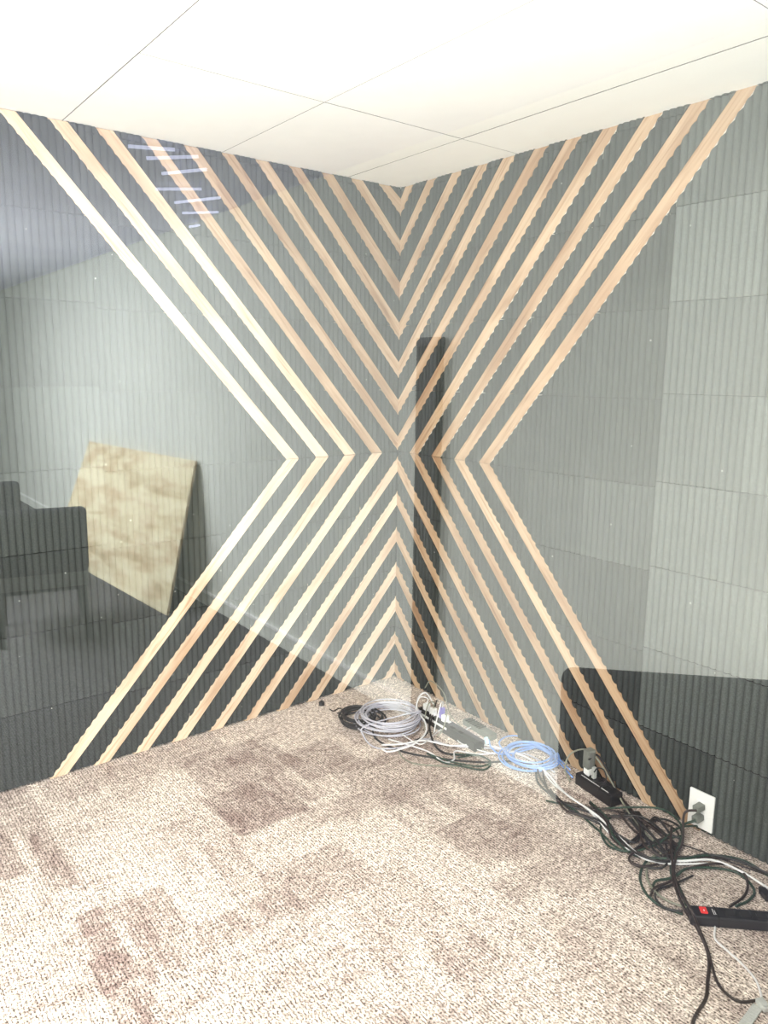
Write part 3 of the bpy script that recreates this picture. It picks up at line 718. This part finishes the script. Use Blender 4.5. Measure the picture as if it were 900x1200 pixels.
# black inline adapter beyond it
root, L = place('power_adapter', fl(532, 850), fl(568, 872), 'grey-green ribbed power adapter lying past the corner power strip')
root['category'] = 'adapter'; root.location.y -= 0.0; root.location += V3(0.02, 0.055, 0)
bm = bmesh.new(); box(bm, 0, L*0.9, -0.02, 0.02, 0, 0.028, 0.004); mesh_obj('housing', bm, M['plugg'], root)
bm = bmesh.new()
for k in range(7): box(bm, 0.02+k*0.015, 0.027+k*0.015, -0.021, 0.021, 0.0275, 0.031)
mesh_obj('ribs', bm, M['black'], root)
cord([(505, 835, .05), (503, 850, .05), (508, 870, .012), (520, 882, .008), (545, 885, .006)], 0.0045, M['blackrub'], 'black lead hanging off the corner power strip')
cord([(512, 820, .06), (506, 842, .05), (500, 860, .02), (486, 868, .02)], 0.003, M['blackrub'], 'thin black lead crossing the face of the corner power strip', name='thin_wire')
cord([(498, 806, .1), (505, 798, .12), (520, 812, .10), (528, 838, .06), (545, 856, .02), (568, 880, .01)], 0.0024, M['tancord'], 'thin grey wire standing up behind the corner power strip', name='thin_wire')

# small strip under the strips
root, L = place('power_strip', fl(681, 917), fl(718, 942), 'short black power strip by the right wall holding a tall adapter')
bm = bmesh.new(); box(bm, -0.005, L+0.02, -0.03, 0.03, 0, 0.048, 0.005); mesh_obj('body', bm, M['black'], root)
bm = bmesh.new(); box(bm, 0.02, L-0.005, -0.0215, -0.019, 0.0475, 0.0488); mesh_obj('edge_line', bm, M['white'], root)
bm = bmesh.new(); box(bm, 0.02, 0.06, -0.004, -0.001, 0.0475, 0.0488); mesh_obj('edge_line', bm, M['white'], root)
for k in range(3):
    x = 0.055+0.042*k; bm = bmesh.new(); box(bm, x-0.012, x+0.012, -0.014, 0.012, 0.0478, 0.0492, 0.0005); mesh_obj('socket', bm, M['slot'], root)
mw = Matrix.LocRotScale(root.location, root.rotation_euler, None)
p = mw @ V3(0.028, 0.008, 0.0495)
ad = empty('plug_adapter', p, 'tall grey plug-in adapter with a white base standing on small strip', 'adapter', rot=root.rotation_euler)
bm = bmesh.new(); box(bm, -0.014, 0.014, -0.014, 0.014, 0, 0.024, 0.002); mesh_obj('base', bm, M['white'], ad)
bm = bmesh.new(); box(bm, -0.02, 0.012, -0.016, 0.022, 0.024, 0.10, 0.004); mesh_obj('housing', bm, M['plugg'], ad)
bm = bmesh.new(); box(bm, 0.010, 0.0135, -0.012, 0.012, 0.03, 0.094, 0.001); mesh_obj('side_panel', bm, M['steel'], ad)
p = mw @ V3(0.062, 0.004, 0.0495)
bm = bmesh.new(); box(bm, -0.007, 0.007, -0.008, 0.008, 0, 0.045, 0.002); o = mesh_obj('plug', bm, M['greylight']); o.location = p; o.rotation_euler = root.rotation_euler; tag(o, 'slim grey plug beside the tall adapter on the small strip', 'plug')

# long black strip at lower right with red switch
root, L = place('power_strip', fl(806, 1078), fl(975, 1092), 'long black power strip with a red switch at the lower right')
L = min(L, 0.40)
bm = bmesh.new(); box(bm, 0, L, -0.026, 0.026, 0, 0.034, 0.007); mesh_obj('body', bm, M['black'], root)
sw = bmesh.new(); box(sw, 0.032, 0.052, -0.012, 0.014, 0.0335, 0.038, 0.0015); s = mesh_obj('switch', sw, M['red'], root); s['label'] = 'red rocker switch'
bm = bmesh.new(); box(bm, 0.0405, 0.0435, -0.006, 0.0, 0.0382, 0.0388); mesh_obj('switch_mark', bm, M['white'], s)
bm = bmesh.new(); box(bm, 0.068, 0.0695, -0.012, 0.012, 0.0335, 0.0346); box(bm, 0.073, 0.0742, -0.012, 0.006, 0.0335, 0.0346); mesh_obj('printed_lines', bm, M['white'], root)
bm = bmesh.new(); box(bm, 0.078, 0.08, -0.0265, 0.0265, 0.001, 0.0345); mesh_obj('seam', bm, M['slot'], root)
for k in range(6):
    x = 0.115+0.045*k; bm = bmesh.new(); box(bm, x-0.014, x+0.014, -0.014, 0.014, 0.0338, 0.0348, 0.0004); mesh_obj('socket', bm, M['slot'], root)

# ------------------------------------------------------------------ lights
def area(name, loc, target, w, h, power, col):
    ld = bpy.data.lights.new(name, 'AREA'); ld.shape = 'RECTANGLE'; ld.size = w; ld.size_y = h; ld.energy = power; ld.color = col
    o = bpy.data.objects.new(name, ld); C.objects.link(o); o.location = loc
    d = Vector(target)-Vector(loc); o.rotation_euler = d.to_track_quat('-Z', 'Y').to_euler(); return o
def bulb(name, loc, power, rad, col):
    l = bpy.data.lights.new(name, 'POINT'); l.energy = power; l.shadow_soft_size = rad; l.color = col
    o = bpy.data.objects.new(name, l); C.objects.link(o); o.location = loc
area('ceiling_light_corner_room', (2.0, -2.7, 2.41), (2.0, -2.7, 0), 0.9, 0.6, 52, (1, 0.985, 0.95))
area('uplight_corner_room', (2.1, -2.85, 1.0), (1.9, -2.3, 3.0), 0.5, 0.5, 66, (1, 0.99, 0.95))  # unseen upward lamp, added to whiten the ceiling
area('wall_lamp_corner_room', (2.3, -2.75, 1.6), (0.25, -0.2, 0.9), 0.5, 0.5, 36, (1, 0.985, 0.95))  # added fill lamp out of view, aimed at the corner
area('ceiling_light_hall', (7.4, -2.9, 2.47), (7.4, -2.7, 0), 1.2, 0.6, 400, (0.98, 1.0, 0.97))  # unseen lamp added to brighten the lower side wall
area('ceiling_light_hall', (10.0, -2.9, 2.47), (10.0, -2.7, 0), 1.2, 0.6, 520, (0.95, 0.99, 1.0))  # second added lamp for the far stretch of that wall
area('uplight_hall', (8.3, -3.4, 1.7), (8.3, -2.8, 3.0), 0.6, 0.6, 400, (0.93, 0.97, 1.0))  # added out of view, lifts the brightness of the hall ceiling
area('ceiling_light_hall', (3.7, -2.85, 1.85), (3.7, -2.55, 0), 0.5, 0.5, 120, (1.0, 0.95, 0.90))  # hung low and unseen, added to keep the near wall top dark
w = bpy.data.worlds.new('world'); bpy.context.scene.world = w; w.use_nodes = True
w.node_tree.nodes['Background'].inputs[0].default_value = (1, 1, 1, 1); w.node_tree.nodes['Background'].inputs[1].default_value = 0.3
sc = bpy.context.scene
sc.view_settings.view_transform = 'Standard'; sc.view_settings.look = 'None'; sc.view_settings.exposure = 0.08; sc.view_settings.gamma = 1.0
sc.cycles.use_denoising = True
sc.cycles.max_bounces = 10; sc.cycles.transparent_max_bounces = 12
